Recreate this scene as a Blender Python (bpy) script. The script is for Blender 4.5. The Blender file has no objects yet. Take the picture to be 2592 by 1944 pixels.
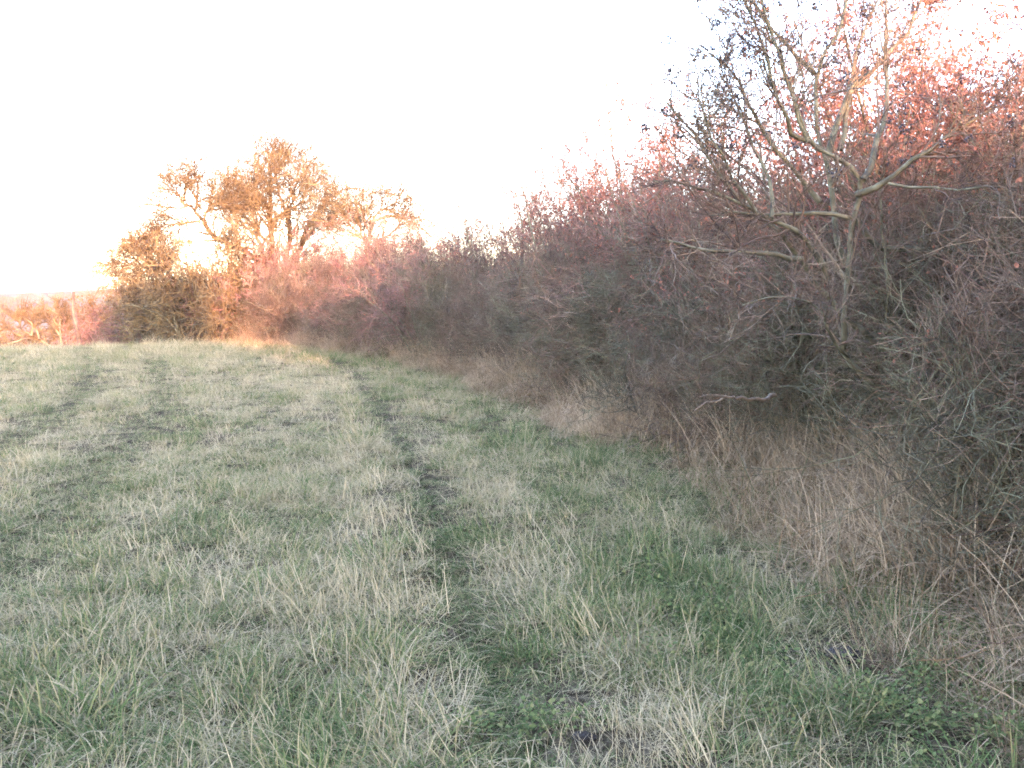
import bpy, math
import numpy as np
from math import radians as rad, sin, cos, pi, tan, atan

sc = bpy.context.scene
C = sc.collection

# ---------------------------------------------------------------- camera, sky, sun, exposure
F = 2543.0                      # focal length in pixels of the 2592 px wide photograph
EYE = 1.6
PITCH = math.atan((972 - 756) / F)
cd = bpy.data.cameras.new('camera')
cd.sensor_width = 36
cd.lens = 36 * F / 2592
cd.clip_start = 0.05
cd.clip_end = 6000
cam = bpy.data.objects.new('camera', cd)
cam.location = (0, 0, EYE)
cam.rotation_euler = (pi / 2 - PITCH, 0, 0)
C.objects.link(cam)
sc.camera = cam

SUN_AZ = rad(157)               # clockwise from +Y (the view direction) towards +X
SUN_EL = rad(8.2)
world = bpy.data.worlds.new('World')
sc.world = world
world.use_nodes = True
wn = world.node_tree.nodes
sky = wn.new('ShaderNodeTexSky')
sky.sky_type = 'NISHITA'
sky.sun_disc = False
sky.sun_elevation = SUN_EL
sky.sun_rotation = SUN_AZ
sky.altitude = 50
sky.air_density = 1.0
sky.dust_density = 1.2
sky.ozone_density = 1.3
bg = wn['Background']
bg.inputs['Strength'].default_value = 0.15
world.node_tree.links.new(sky.outputs['Color'], bg.inputs['Color'])

sd = bpy.data.lights.new('sun', 'SUN')
sd.energy = 2.0
sd.angle = rad(0.5)
sd.color = (1.0, 0.50, 0.28)
sun = bpy.data.objects.new('sun', sd)
sun.rotation_euler = (pi / 2 - SUN_EL, 0, pi - SUN_AZ)
C.objects.link(sun)

sc.view_settings.view_transform = 'Standard'
sc.view_settings.look = 'None'
sc.view_settings.gamma = 1
sc.view_settings.exposure = 4.6
sc.view_settings.use_white_balance = True
sc.view_settings.white_balance_temperature = 6150
sc.view_settings.white_balance_tint = 27
sc.render.engine = 'CYCLES'
sc.cycles.max_bounces = 3
sc.cycles.diffuse_bounces = 2
sc.cycles.transmission_bounces = 2
sc.cycles.use_adaptive_sampling = True
sc.cycles.adaptive_threshold = 0.017
sc.cycles.adaptive_min_samples = 24
sc.cycles.transparent_max_bounces = 4
sc.cycles.volume_bounces = 0
sc.cycles.filter_width = 1.8
sc.cycles.use_denoising = True
sc.cycles.denoising_prefilter = 'NONE'

# ---------------------------------------------------------------- pixel / world helpers
cp, sp_ = cos(PITCH), sin(PITCH)


def at(px, py, d):
    """world point at forward distance d seen at full-resolution photo pixel (px, py)"""
    u = (px - 1296) / F
    v = (972 - py) / F
    dx, dy, dz = u, cp + v * sp_, -sp_ + v * cp
    k = d / dy
    return np.array([dx * k, d, EYE + dz * k])


def gnd(px, py):
    u = (px - 1296) / F
    v = (972 - py) / F
    dx, dy, dz = u, cp + v * sp_, -sp_ + v * cp
    k = EYE / -dz
    return np.array([dx * k, dy * k])


def crop_pts(ox, oy, s, pts):
    return [(ox + x / s, oy + y / s) for x, y in pts]


def vnoise(x, y, scale, seed, octv=3):
    """smooth value noise, about -1..1"""
    x = np.asarray(x, float) / scale
    y = np.asarray(y, float) / scale
    out = np.zeros_like(x)
    amp, tot = 1.0, 0.0
    for o in range(octv):
        xi, yi = np.floor(x), np.floor(y)
        fx, fy = x - xi, y - yi
        fx, fy = fx * fx * (3 - 2 * fx), fy * fy * (3 - 2 * fy)

        def h(a, b):
            n = np.sin(a * 127.1 + b * 311.7 + (seed + o * 13) * 74.7) * 43758.5453
            return n - np.floor(n)
        v = (h(xi, yi) * (1 - fx) + h(xi + 1, yi) * fx) * (1 - fy) + (h(xi, yi + 1) * (1 - fx) + h(xi + 1, yi + 1) * fx) * fy
        out += amp * (v * 2 - 1)
        tot += amp
        amp *= 0.5
        x, y = x * 2.03 + 5.1, y * 2.03 + 9.7
    return out / tot


def resample(pts, step):
    p = np.array(pts, float)
    seg = np.linalg.norm(np.diff(p, axis=0), axis=1)
    s = np.concatenate([[0], np.cumsum(seg)])
    n = max(2, int(s[-1] / step) + 1)
    t = np.linspace(0, s[-1], n)
    return np.stack([np.interp(t, s, p[:, k]) for k in range(p.shape[1])], 1)


def smooth(p, it=2):
    p = np.array(p, float)
    for _ in range(it):
        q = p.copy()
        q[1:-1] = (p[:-2] + 2 * p[1:-1] + p[2:]) / 4
        p = q
    return p


def polydist(x, y, line):
    """signed distance to a polyline (positive to its right when walking along it)"""
    P = np.stack([np.ravel(x), np.ravel(y)], 1)
    best = np.full(len(P), 1e9)
    sgn = np.ones(len(P))
    for a, b in zip(line[:-1], line[1:]):
        d = b - a
        L2 = max(1e-9, d @ d)
        t = np.clip(((P - a) @ d) / L2, 0, 1)
        q = P - (a + t[:, None] * d)
        dist = np.hypot(q[:, 0], q[:, 1])
        side = np.sign(d[1] * (P[:, 0] - a[0]) - d[0] * (P[:, 1] - a[1]))
        m = dist < best - 1e-9
        best[m] = dist[m]
        sgn[m] = side[m]
    return (best * sgn).reshape(np.shape(x))


def sstep(a, b, x):
    t = np.clip((x - a) / (b - a), 0, 1)
    return t * t * (3 - 2 * t)


# ground lines taken from the photograph
front_px = [(2592, 1800), (2344, 1660), (2144, 1545), (1992, 1410), (1875, 1290), (1640, 1180), (1406, 1090), (1289, 1020),
            (1113, 948), (914, 908), (727, 879), (586, 868)]
FRONT = [np.array([2.6, -40.0]), np.array([2.3, -15.0]), np.array([2.1, 0.0])] + [gnd(*p) for p in front_px]
FRONT[3][0] = 2.0
FRONT = smooth(resample(FRONT, 0.8), 3)
RUT3 = smooth(resample([gnd(*p) for p in [(1330, 1944), (1215, 1660), (1150, 1480), (1105, 1370), (1058, 1230), (1012, 1140),
                                         (962, 1045), (900, 960), (830, 915), (735, 888)]], 0.4), 2)
RUT1 = smooth(resample([gnd(*p) for p in [(-300, 1330), (0, 1140), (110, 1080), (205, 1010), (243, 940), (222, 895), (150, 874)]], 0.5), 2)
RUT2 = smooth(resample([gnd(*p) for p in [(-100, 1560), (120, 1330), (270, 1180), (390, 1070), (425, 1000), (402, 930), (345, 893), (270, 876)]], 0.5), 2)
RIDGE2 = smooth(resample([gnd(*p) for p in [(1700, 1944), (1610, 1700), (1480, 1560), (1360, 1420), (1290, 1310), (1200, 1200), (1120, 1100)]], 0.4), 2)


def terrain(x, y):
    x = np.asarray(x, float)
    y = np.asarray(y, float)
    r = np.hypot(x, y)
    r0 = 33.5 + 0.42 * np.clip(x + 17, 0, 12)
    over = np.clip(r - r0, 0, None)
    drop = 0.009 * over ** 2
    drop = 9.0 * (1 - np.exp(-drop / 9.0))
    az = np.arctan2(x, np.maximum(y, 1e-3))
    rise = sstep(140, 540, r) * (12.3 + 3.2 * sstep(-0.50, -0.36, az) + 6 * sstep(-0.36, 0.3, az)) - 4 * sstep(600, 2500, r)
    z = -drop * sstep(-20, 10, y) + rise * sstep(-50, 150, y) + vnoise(x, y, 90, 5) * 1.0 * sstep(80, 400, r)
    near = sstep(60, 30, r)
    z = z + near * (vnoise(x, y, 3.0, 1) * 0.025 + vnoise(x, y, 0.6, 2, 2) * 0.012)
    m = (r < 60) & (y > -3)
    if np.any(m):
        xm, ym = x[m], y[m]
        g = np.zeros(xm.shape)
        for line, dep, w in ((RUT3, 0.085, 0.14), (RUT1, 0.03, 0.2), (RUT2, 0.03, 0.2)):
            d = polydist(xm, ym, line)
            g -= dep * np.exp(-(d / w) ** 2) - dep * 0.35 * np.exp(-((d + 2.2 * w) / w) ** 2)
        df = polydist(xm, ym, FRONT)
        g += 0.18 * sstep(-0.3, 1.6, df)
        z = z.copy()
        z[m] += g
    return z


# ---------------------------------------------------------------- mesh helpers
class Acc:
    def __init__(self):
        self.v, self.f, self.a, self.n = [], [], [], 0

    def add(self, v, f, a=None):
        v = v.reshape(-1, 3)
        self.v.append(v)
        self.f.append(f.reshape(-1, 4) + self.n)
        self.a.append(np.zeros(len(v)) if a is None else np.broadcast_to(a, (len(v),)) if np.ndim(a) == 0 else a)
        self.n += len(v)

    def mesh(self, name, mat, smooth_=True):
        v = np.concatenate(self.v).astype(np.float32)
        f = np.concatenate(self.f).astype(np.int32)
        a = np.concatenate(self.a).astype(np.float32)
        me = bpy.data.meshes.new(name)
        me.vertices.add(len(v))
        me.vertices.foreach_set('co', v.ravel())
        me.loops.add(len(f) * 4)
        me.loops.foreach_set('vertex_index', f.ravel())
        me.polygons.add(len(f))
        me.polygons.foreach_set('loop_start', np.arange(0, len(f) * 4, 4, dtype=np.int32))
        me.polygons.foreach_set('use_smooth', np.full(len(f), smooth_))
        at_ = me.attributes.new('f', 'FLOAT', 'POINT')
        at_.data.foreach_set('value', a)
        me.update(calc_edges=True)
        me.materials.append(mat)
        return me


def tubes(acc, P, R, k=3, a=None, close=True):
    N, S1, _ = P.shape
    T = np.empty_like(P)
    T[:, 1:-1] = P[:, 2:] - P[:, :-2]
    T[:, 0] = P[:, 1] - P[:, 0]
    T[:, -1] = P[:, -1] - P[:, -2]
    T /= np.linalg.norm(T, axis=2, keepdims=True) + 1e-9
    mean = np.abs(T.mean(1))
    ref = np.eye(3)[np.argmin(mean, axis=1)][:, None, :]
    U = np.cross(T, ref)
    U /= np.linalg.norm(U, axis=2, keepdims=True) + 1e-9
    V = np.cross(T, U)
    ang = np.arange(k) * 2 * pi / k
    ring = U[:, :, None, :] * np.cos(ang)[None, None, :, None] + V[:, :, None, :] * np.sin(ang)[None, None, :, None]
    vv = P[:, :, None, :] + ring * R[:, :, None, None]
    idx = np.arange(N * S1 * k).reshape(N, S1, k)
    A, B = idx[:, :-1], idx[:, 1:]
    f = np.stack([A, np.roll(A, -1, 2), np.roll(B, -1, 2), B], -1)
    av = None if a is None else np.repeat(np.asarray(a, float), S1 * k)
    acc.add(vv, f, av)


def quads(acc, cpos, d, n, w, l, a=None, bend=0.25):
    """small folded leaves: two quads meeting along the midrib"""
    s = np.cross(d, n)
    s /= np.linalg.norm(s, axis=1, keepdims=True) + 1e-9
    n = np.cross(s, d)
    w, l = w[:, None], l[:, None]
    base, tip = cpos, cpos + d * l
    m1 = cpos + d * l * 0.35 + s * w * 0.5 + n * w * bend
    m2 = cpos + d * l * 0.35 - s * w * 0.5 + n * w * bend
    m3 = cpos + d * l * 0.75 + s * w * 0.35 + n * w * bend * .6
    m4 = cpos + d * l * 0.75 - s * w * 0.35 + n * w * bend * .6
    vv = np.stack([base, m1, m3, tip, m4, m2], 1)
    i = np.arange(len(cpos))[:, None] * 6
    f = np.concatenate([i + np.array([0, 1, 2, 3]), i + np.array([0, 3, 4, 5])], 0)
    acc.add(vv, f, None if a is None else np.repeat(a, 6))


def norm(v):
    return v / (np.linalg.norm(v, axis=-1, keepdims=True) + 1e-9)


def grow(rng, start, d, length, r0, r1, S, wig, trop=0.0, tv=(0, 0, 1)):
    N = len(start)
    P = np.empty((N, S + 1, 3))
    P[:, 0] = start
    D = np.empty((N, S + 1, 3))
    d = norm(d)
    D[:, 0] = d
    step = (np.asarray(length) / S).reshape(-1, 1)
    tv = np.array(tv, float)
    for s in range(S):
        d = norm(d + rng.normal(0, wig, (N, 3)) + trop * tv)
        P[:, s + 1] = P[:, s] + d * step
        D[:, s + 1] = d
    t = np.linspace(0, 1, S + 1)[None]
    R = np.asarray(r0).reshape(-1, 1) * (1 - t) + np.asarray(r1).reshape(-1, 1) * t
    return P, np.broadcast_to(R, (N, S + 1)), D


def spawn(rng, P, R, k, t0=0.2, t1=0.98, ang=0.8, asd=0.2):
    """k children per parent: positions, directions, t, radius at the joint"""
    N, S1, _ = P.shape
    t = rng.uniform(t0, t1, (N, k))
    x = t * (S1 - 1)
    i = np.clip(x.astype(int), 0, S1 - 2)
    fr = (x - i)[..., None]
    n = np.arange(N)[:, None]
    pos = P[n, i] * (1 - fr) + P[n, i + 1] * fr
    d = norm(P[n, i + 1] - P[n, i])
    rr = R[n, i] * (1 - fr[..., 0]) + R[n, i + 1] * fr[..., 0]
    w = rng.normal(0, 1, pos.shape)
    w = norm(w - (w * d).sum(-1, keepdims=True) * d)
    a = rng.normal(ang, asd, (N, k))[..., None]
    cd_ = np.cos(a) * d + np.sin(a) * w
    return pos.reshape(-1, 3), cd_.reshape(-1, 3), t.ravel(), rr.ravel()


def plen(P):
    return np.linalg.norm(np.diff(P, axis=1), axis=2).sum(1)


# ---------------------------------------------------------------- materials
def nodes_mat(name):
    m = bpy.data.materials.new(name)
    m.use_nodes = True
    nt = m.node_tree
    nt.nodes.clear()
    out = nt.nodes.new('ShaderNodeOutputMaterial')
    return m, nt, out


def ramp(nt, stops):
    r = nt.nodes.new('ShaderNodeValToRGB')
    e = r.color_ramp.elements
    while len(e) < len(stops):
        e.new(0.5)
    for q, (p, c) in zip(e, stops):
        q.position = p
        q.color = (*c, 1)
    return r


def bark_mat(name, dark, mid, light, scale=6.0, bump=0.4):
    m, nt, out = nodes_mat(name)
    tc = nt.nodes.new('ShaderNodeTexCoord')
    n1 = nt.nodes.new('ShaderNodeTexNoise')
    n1.inputs['Scale'].default_value = scale
    n1.inputs['Detail'].default_value = 4
    nt.links.new(tc.outputs['Object'], n1.inputs['Vector'])
    r = ramp(nt, [(0.3, dark), (0.5, mid), (0.68, light)])
    nt.links.new(n1.outputs['Fac'], r.inputs['Fac'])
    at_ = nt.nodes.new('ShaderNodeAttribute')
    at_.attribute_name = 'f'
    hs = nt.nodes.new('ShaderNodeHueSaturation')
    mr = nt.nodes.new('ShaderNodeMapRange')
    mr.inputs['To Min'].default_value = 0.65
    mr.inputs['To Max'].default_value = 1.45
    nt.links.new(at_.outputs['Fac'], mr.inputs['Value'])
    nt.links.new(mr.outputs['Result'], hs.inputs['Value'])
    nt.links.new(r.outputs['Color'], hs.inputs['Color'])
    b = nt.nodes.new('ShaderNodeBsdfPrincipled')
    b.inputs['Roughness'].default_value = 0.75
    b.inputs['Specular IOR Level'].default_value = 0.25
    nt.links.new(hs.outputs['Color'], b.inputs['Base Color'])
    if bump:
        bp = nt.nodes.new('ShaderNodeBump')
        bp.inputs['Strength'].default_value = bump
        bp.inputs['Distance'].default_value = 0.01
        nb = nt.nodes.new('ShaderNodeTexNoise')
        nb.inputs['Scale'].default_value = scale * 8
        nt.links.new(tc.outputs['Object'], nb.inputs['Vector'])
        nt.links.new(nb.outputs['Fac'], bp.inputs['Height'])
        nt.links.new(bp.outputs['Normal'], b.inputs['Normal'])
    nt.links.new(b.outputs[0], out.inputs['Surface'])
    return m


def leaf_mat(name, stops, transl=0.45, instancer=False, bias_gain=1.0):
    """colour from the per-piece attribute f (plus a per-tuft bias on scattered tufts), diffuse + translucent"""
    m, nt, out = nodes_mat(name)
    at_ = nt.nodes.new('ShaderNodeAttribute')
    at_.attribute_name = 'f'
    r = ramp(nt, stops)
    if instancer:
        ai = nt.nodes.new('ShaderNodeAttribute')
        ai.attribute_type = 'INSTANCER'
        ai.attribute_name = 'bias'
        ad = nt.nodes.new('ShaderNodeMath')
        ad.operation = 'MULTIPLY_ADD'
        ad.inputs[1].default_value = bias_gain
        nt.links.new(ai.outputs['Fac'], ad.inputs[0])
        nt.links.new(at_.outputs['Fac'], ad.inputs[2])
        nt.links.new(ad.outputs[0], r.inputs['Fac'])
    else:
        nt.links.new(at_.outputs['Fac'], r.inputs['Fac'])
    d = nt.nodes.new('ShaderNodeBsdfDiffuse')
    t = nt.nodes.new('ShaderNodeBsdfTranslucent')
    mx = nt.nodes.new('ShaderNodeMixShader')
    mx.inputs[0].default_value = transl
    nt.links.new(r.outputs['Color'], d.inputs['Color'])
    nt.links.new(r.outputs['Color'], t.inputs['Color'])
    nt.links.new(d.outputs[0], mx.inputs[1])
    nt.links.new(t.outputs[0], mx.inputs[2])
    nt.links.new(mx.outputs[0], out.inputs['Surface'])
    return m


M_STEM = bark_mat('lichened bark', (0.038, 0.032, 0.022), (0.08, 0.072, 0.042), (0.13, 0.125, 0.082), 9)
M_TWIG = bark_mat('thorn twigs', (0.045, 0.028, 0.020), (0.105, 0.070, 0.048), (0.16, 0.13, 0.085), 2.0, 0)
M_TWIGG = bark_mat('green lichened twigs', (0.035, 0.025, 0.017), (0.075, 0.066, 0.034), (0.15, 0.145, 0.09), 3, 0)
M_TWIGR = bark_mat('reddish twigs', (0.075, 0.038, 0.032), (0.14, 0.074, 0.058), (0.19, 0.12, 0.092), 2, 0)
M_TWIGO = bark_mat('olive twigs', (0.05, 0.034, 0.018), (0.092, 0.064, 0.028), (0.14, 0.105, 0.048), 1.5, 0)
M_GOLD = bark_mat('mossy golden bark', (0.06, 0.045, 0.03), (0.10, 0.078, 0.045), (0.15, 0.12, 0.075), 2, 0)
M_LEAFR = leaf_mat('russet leaves', [(0, (0.10, 0.05, 0.035)), (0.5, (0.25, 0.105, 0.07)), (1, (0.36, 0.17, 0.11))])
M_LEAFY = leaf_mat('yellowed leaves', [(0, (0.08, 0.042, 0.014)), (0.5, (0.13, 0.07, 0.018)), (1, (0.16, 0.075, 0.025))])
M_GRASS = leaf_mat('meadow grass', [(0.0, (0.055, 0.085, 0.03)), (0.35, (0.115, 0.14, 0.055)), (0.5, (0.205, 0.18, 0.08)),
                                    (0.7, (0.30, 0.24, 0.135)), (1, (0.41, 0.33, 0.205))], 0.35, True)
M_DRY = leaf_mat('dry grass', [(0, (0.05, 0.07, 0.03)), (0.2, (0.09, 0.055, 0.03)), (0.55, (0.22, 0.15, 0.09)), (1, (0.44, 0.33, 0.215))], 0.35, True)
M_UNDER = bark_mat('undergrowth stems', (0.05, 0.030, 0.019), (0.11, 0.066, 0.042), (0.20, 0.14, 0.095), 3, 0)
m_, nt_, out_ = nodes_mat('dark berries')
b_ = nt_.nodes.new('ShaderNodeBsdfPrincipled')
b_.inputs['Base Color'].default_value = (0.018, 0.012, 0.014, 1)
b_.inputs['Roughness'].default_value = 0.4
nt_.links.new(b_.outputs[0], out_.inputs['Surface'])
M_BERRY = m_


# ---------------------------------------------------------------- objects
def tag(o, label=None, cat=None, group=None, kind=None):
    if label: o['label'] = label
    if cat: o['category'] = cat
    if group: o['group'] = group
    if kind: o['kind'] = kind
    return o


def mk(name, me, parent=None, **kw):
    o = bpy.data.objects.new(name, me)
    C.objects.link(o)
    if parent is not None:
        o.parent = parent
    return tag(o, **kw)


def copy_tree(src, loc, rz, scale):
    r = src.copy()
    C.objects.link(r)
    r.location = loc
    r.rotation_euler = (0, 0, rz)
    r.scale = scale
    for ch in src.children:
        c = ch.copy()
        C.objects.link(c)
        c.parent = r
    return r


# ground sheet --------------------------------------------------
def graded(lo, a, b, hi, step, grow_):
    mid = list(np.arange(a, b, step))
    out, s, x = [], step, mid[-1]
    while x < hi:
        s *= grow_
        x += s
        out.append(x)
    low, s, x = [], step, a
    while x > lo:
        s *= grow_
        x -= s
        low.append(x)
    return np.array(low[::-1] + mid + out)


gx = graded(-3500, -20, -4.5, 3500, 0.2, 1.22)
gx = np.concatenate([gx[gx < -4.5], np.arange(-4.5, 3.4, 0.09), graded(-3500, 3.4, 5, 3500, 0.16, 1.22)])
gx = np.array(sorted(gx[(gx < 3.4)].tolist() + graded(3.35, 3.41, 4.5, 3500, 0.16, 1.22).tolist()))
gx = gx[np.concatenate([[True], np.diff(gx) > 0.03])]
gy = np.concatenate([graded(-3500, 2.2, 11.0, 11.1, 0.09, 1.16), graded(11.1, 11.3, 40, 3500, 0.18, 1.16)])
gy = np.unique(gy)
gy = gy[np.concatenate([[True], np.diff(gy) > 0.03])]
X, Y = np.meshgrid(gx, gy)
Z = terrain(X, Y)
idx = np.arange(X.size).reshape(X.shape)
fq = np.stack([idx[:-1, :-1], idx[:-1, 1:], idx[1:, 1:], idx[1:, :-1]], -1)


def gz(x, y):
    """height of the ground mesh itself"""
    i = np.clip(np.searchsorted(gx, x) - 1, 0, len(gx) - 2)
    j = np.clip(np.searchsorted(gy, y) - 1, 0, len(gy) - 2)
    u = (x - gx[i]) / (gx[i + 1] - gx[i])
    v = (y - gy[j]) / (gy[j + 1] - gy[j])
    return (Z[j, i] * (1 - u) + Z[j, i + 1] * u) * (1 - v) + (Z[j + 1, i] * (1 - u) + Z[j + 1, i + 1] * u) * v


acc = Acc()
acc.add(np.stack([X, Y, Z], -1), fq, polydist(X, Y, FRONT).ravel())

m, nt, out = nodes_mat('field soil and thatch')
geo = nt.nodes.new('ShaderNodeNewGeometry')
n1 = nt.nodes.new('ShaderNodeTexNoise'); n1.inputs['Scale'].default_value = 14; n1.inputs['Detail'].default_value = 8
n2 = nt.nodes.new('ShaderNodeTexNoise'); n2.inputs['Scale'].default_value = 0.012; n2.inputs['Detail'].default_value = 3
vo = nt.nodes.new('ShaderNodeTexVoronoi'); vo.inputs['Scale'].default_value = 0.009; vo.inputs['Randomness'].default_value = 0.8
for q in (n1, n2, vo):
    nt.links.new(geo.outputs['Position'], q.inputs['Vector'])
n1.inputs['Roughness'].default_value = 0.75
r1 = ramp(nt, [(0.36, (0.02, 0.015, 0.010)), (0.48, (0.055, 0.042, 0.026)), (0.62, (0.13, 0.10, 0.065))])
nt.links.new(n1.outputs['Fac'], r1.inputs['Fac'])
r2 = ramp(nt, [(0.0, (0.075, 0.05, 0.045)), (0.35, (0.055, 0.07, 0.04)), (0.55, (0.10, 0.068, 0.052)), (0.8, (0.075, 0.055, 0.045)), (1.0, (0.15, 0.11, 0.08))])
sep = nt.nodes.new('ShaderNodeSeparateColor')
nt.links.new(vo.outputs['Color'], sep.inputs[0])
nt.links.new(sep.outputs[0], r2.inputs['Fac'])
ln = nt.nodes.new('ShaderNodeVectorMath'); ln.operation = 'LENGTH'
nt.links.new(geo.outputs['Position'], ln.inputs[0])
mr = nt.nodes.new('ShaderNodeMapRange')
mr.inputs['From Min'].default_value = 45; mr.inputs['From Max'].default_value = 160
nt.links.new(ln.outputs['Value'], mr.inputs['Value'])
mx = nt.nodes.new('ShaderNodeMixRGB')
nt.links.new(mr.outputs['Result'], mx.inputs[0])
nt.links.new(r1.outputs['Color'], mx.inputs[1])
nt.links.new(r2.outputs['Color'], mx.inputs[2])
b = nt.nodes.new('ShaderNodeBsdfDiffuse')
nt.links.new(mx.outputs[0], b.inputs['Color'])
bp = nt.nodes.new('ShaderNodeBump'); bp.inputs['Strength'].default_value = 0.9; bp.inputs['Distance'].default_value = 0.03
nt.links.new(n1.outputs['Fac'], bp.inputs['Height'])
nt.links.new(bp.outputs['Normal'], b.inputs['Normal'])
nt.links.new(b.outputs[0], out.inputs['Surface'])
mk('ground', acc.mesh('ground', m), label='rolling grass field sloping away to a low pale hill on the horizon', cat='ground', kind='structure')


# scatter objects (geometry nodes) --------------------------------
def scatter(name, pts, rot, scl, which, bias, variants, **kw):
    me = bpy.data.meshes.new(name + ' points')
    n = len(pts)
    me.vertices.add(n)
    me.vertices.foreach_set('co', np.asarray(pts, np.float32).ravel())
    for nm, ty, dat, key in (('rot', 'FLOAT_VECTOR', rot, 'vector'), ('scl', 'FLOAT_VECTOR', scl, 'vector'),
                             ('which', 'INT', which, 'value'), ('bias', 'FLOAT', bias, 'value')):
        a = me.attributes.new(nm, ty, 'POINT')
        dat = np.asarray(dat, np.int32 if ty == 'INT' else np.float32)
        a.data.foreach_set(key, dat.ravel())
    o = mk(name, me, **kw)
    ng = bpy.data.node_groups.new(name + ' scatter', 'GeometryNodeTree')
    ng.interface.new_socket('Geometry', in_out='INPUT', socket_type='NodeSocketGeometry')
    ng.interface.new_socket('Geometry', in_out='OUTPUT', socket_type='NodeSocketGeometry')
    N, L = ng.nodes, ng.links
    gi, go = N.new('NodeGroupInput'), N.new('NodeGroupOutput')
    jn = N.new('GeometryNodeGeometryToInstance')
    ip = N.new('GeometryNodeInstanceOnPoints')
    infos = []
    for v in variants:
        oi = N.new('GeometryNodeObjectInfo')
        src = bpy.data.objects.new(name + ' tuft', v)
        oi.inputs['Object'].default_value = src
        oi.inputs['As Instance'].default_value = True
        infos.append(oi)
    jg = N.new('GeometryNodeJoinGeometry')
    for oi in infos[::-1]:
        L.new(oi.outputs['Geometry'], jg.inputs[0])

    def attr(nm, ty):
        a = N.new('GeometryNodeInputNamedAttribute')
        a.data_type = ty
        a.inputs['Name'].default_value = nm
        return a.outputs['Attribute']
    L.new(gi.outputs[0], ip.inputs['Points'])
    L.new(jg.outputs[0], ip.inputs['Instance'])
    ip.inputs['Pick Instance'].default_value = True
    L.new(attr('which', 'INT'), ip.inputs['Instance Index'])
    e2r = N.new('FunctionNodeEulerToRotation')
    L.new(attr('rot', 'FLOAT_VECTOR'), e2r.inputs[0])
    L.new(e2r.outputs[0], ip.inputs['Rotation'])
    L.new(attr('scl', 'FLOAT_VECTOR'), ip.inputs['Scale'])
    L.new(ip.outputs[0], go.inputs[0])
    N.remove(jn)
    md = o.modifiers.new('scatter', 'NODES')
    md.node_group = ng
    return o


def tuft(name, mat, seed, n, R, L0, L1, w, lean, droop, fmu, fsd, S=3, swirl=0.0):
    rng = np.random.default_rng(seed)
    a = rng.uniform(0, 2 * pi, n)
    rr = R * np.sqrt(rng.uniform(0, 1, n))
    base = np.stack([rr * np.cos(a), rr * np.sin(a), np.full(n, -0.015)], 1)
    az = a * (1 - swirl) + rng.uniform(0, 2 * pi, n) * swirl + rng.normal(0, 0.7, n)
    le = np.abs(rng.normal(lean, lean * 0.5, n))
    L_ = rng.uniform(L0, L1, n)
    dr = np.abs(rng.normal(droop, droop * 0.6, n)) / S
    hz = np.stack([np.cos(az), np.sin(az), 0 * az], 1)
    tw = rng.normal(0, 0.5, n)
    side = np.stack([-np.sin(az + tw), np.cos(az + tw), 0.2 * rng.normal(0, 1, n)], 1)
    P = np.empty((n, S + 1, 3))
    P[:, 0] = base
    th = le
    for s in range(S):
        d = hz * np.sin(th)[:, None] + np.array([0, 0, 1.0]) * np.cos(th)[:, None]
        P[:, s + 1] = P[:, s] + d * (L_ / S)[:, None]
        th = th + dr
    P[:, :, 2] = np.maximum(P[:, :, 2], 0.004 + 0.02 * rng.uniform(0, 1, (n, 1)) * (np.arange(S + 1) > 0))
    ws = w * rng.uniform(0.6, 1.3, n)[:, None] * np.interp(np.linspace(0, 1, S + 1), [0, 0.5, 1], [1, 0.85, 0.12])[None]
    Lf = P - side[:, None] * ws[..., None] * 0.5
    Rt = P + side[:, None] * ws[..., None] * 0.5
    vv = np.stack([Lf, Rt], 2)
    idx = np.arange(n * (S + 1) * 2).reshape(n, S + 1, 2)
    f = np.stack([idx[:, :-1, 0], idx[:, :-1, 1], idx[:, 1:, 1], idx[:, 1:, 0]], -1)
    acc = Acc()
    fv = np.clip(rng.normal(fmu, fsd, n), 0.0, 1.0)
    fv = np.repeat(fv, (S + 1) * 2) + np.tile(np.repeat(np.linspace(-0.08, 0.1, S + 1), 2), n)
    acc.add(vv, f, fv)
    return acc.mesh(name, mat, True)


# ---------------------------------------------------------------- grass of the field
rng = np.random.default_rng(11)
short = [tuft('short tuft', M_GRASS, 20 + i, 210, 0.19, 0.05, 0.14, 0.0036, 0.75, 1.1, 0.5, 0.28, swirl=0.8) for i in range(5)]
lush = [tuft('lush tuft', M_GRASS, 30 + i, 150, 0.15, 0.10, 0.24, 0.0048, 0.6, 1.5, 0.33, 0.24, S=4, swirl=0.4) for i in range(3)]
straw = [tuft('straw tuft', M_GRASS, 40 + i, 50, 0.21, 0.10, 0.27, 0.0028, 0.28, 0.45, 0.78, 0.14, S=3, swirl=0.9) for i in range(3)]
mat_ = [tuft('matted tuft', M_GRASS, 50 + i, 180, 0.19, 0.12, 0.27, 0.0034, 1.25, 0.9, 0.72, 0.16, S=4, swirl=1.0) for i in range(3)]
VAR = short + lush + straw + mat_          # 0-4, 5-7, 8-10, 11-13


def ring_pts(r0, r1, dens, a=0.8):
    c = 1 / math.sqrt(dens)
    gx_, gy_ = np.meshgrid(np.arange(-r1, r1, c), np.arange(0, r1, c))
    gx_ = (gx_ + rng.uniform(-0.5, 0.5, gx_.shape) * c).ravel()
    gy_ = (gy_ + rng.uniform(-0.5, 0.5, gy_.shape) * c).ravel()
    r, az = np.hypot(gx_, gy_), np.arctan2(gx_, gy_)
    k = (r >= r0) & (r < r1) & (np.abs(az) < a)
    return gx_[k], gy_[k]


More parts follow.
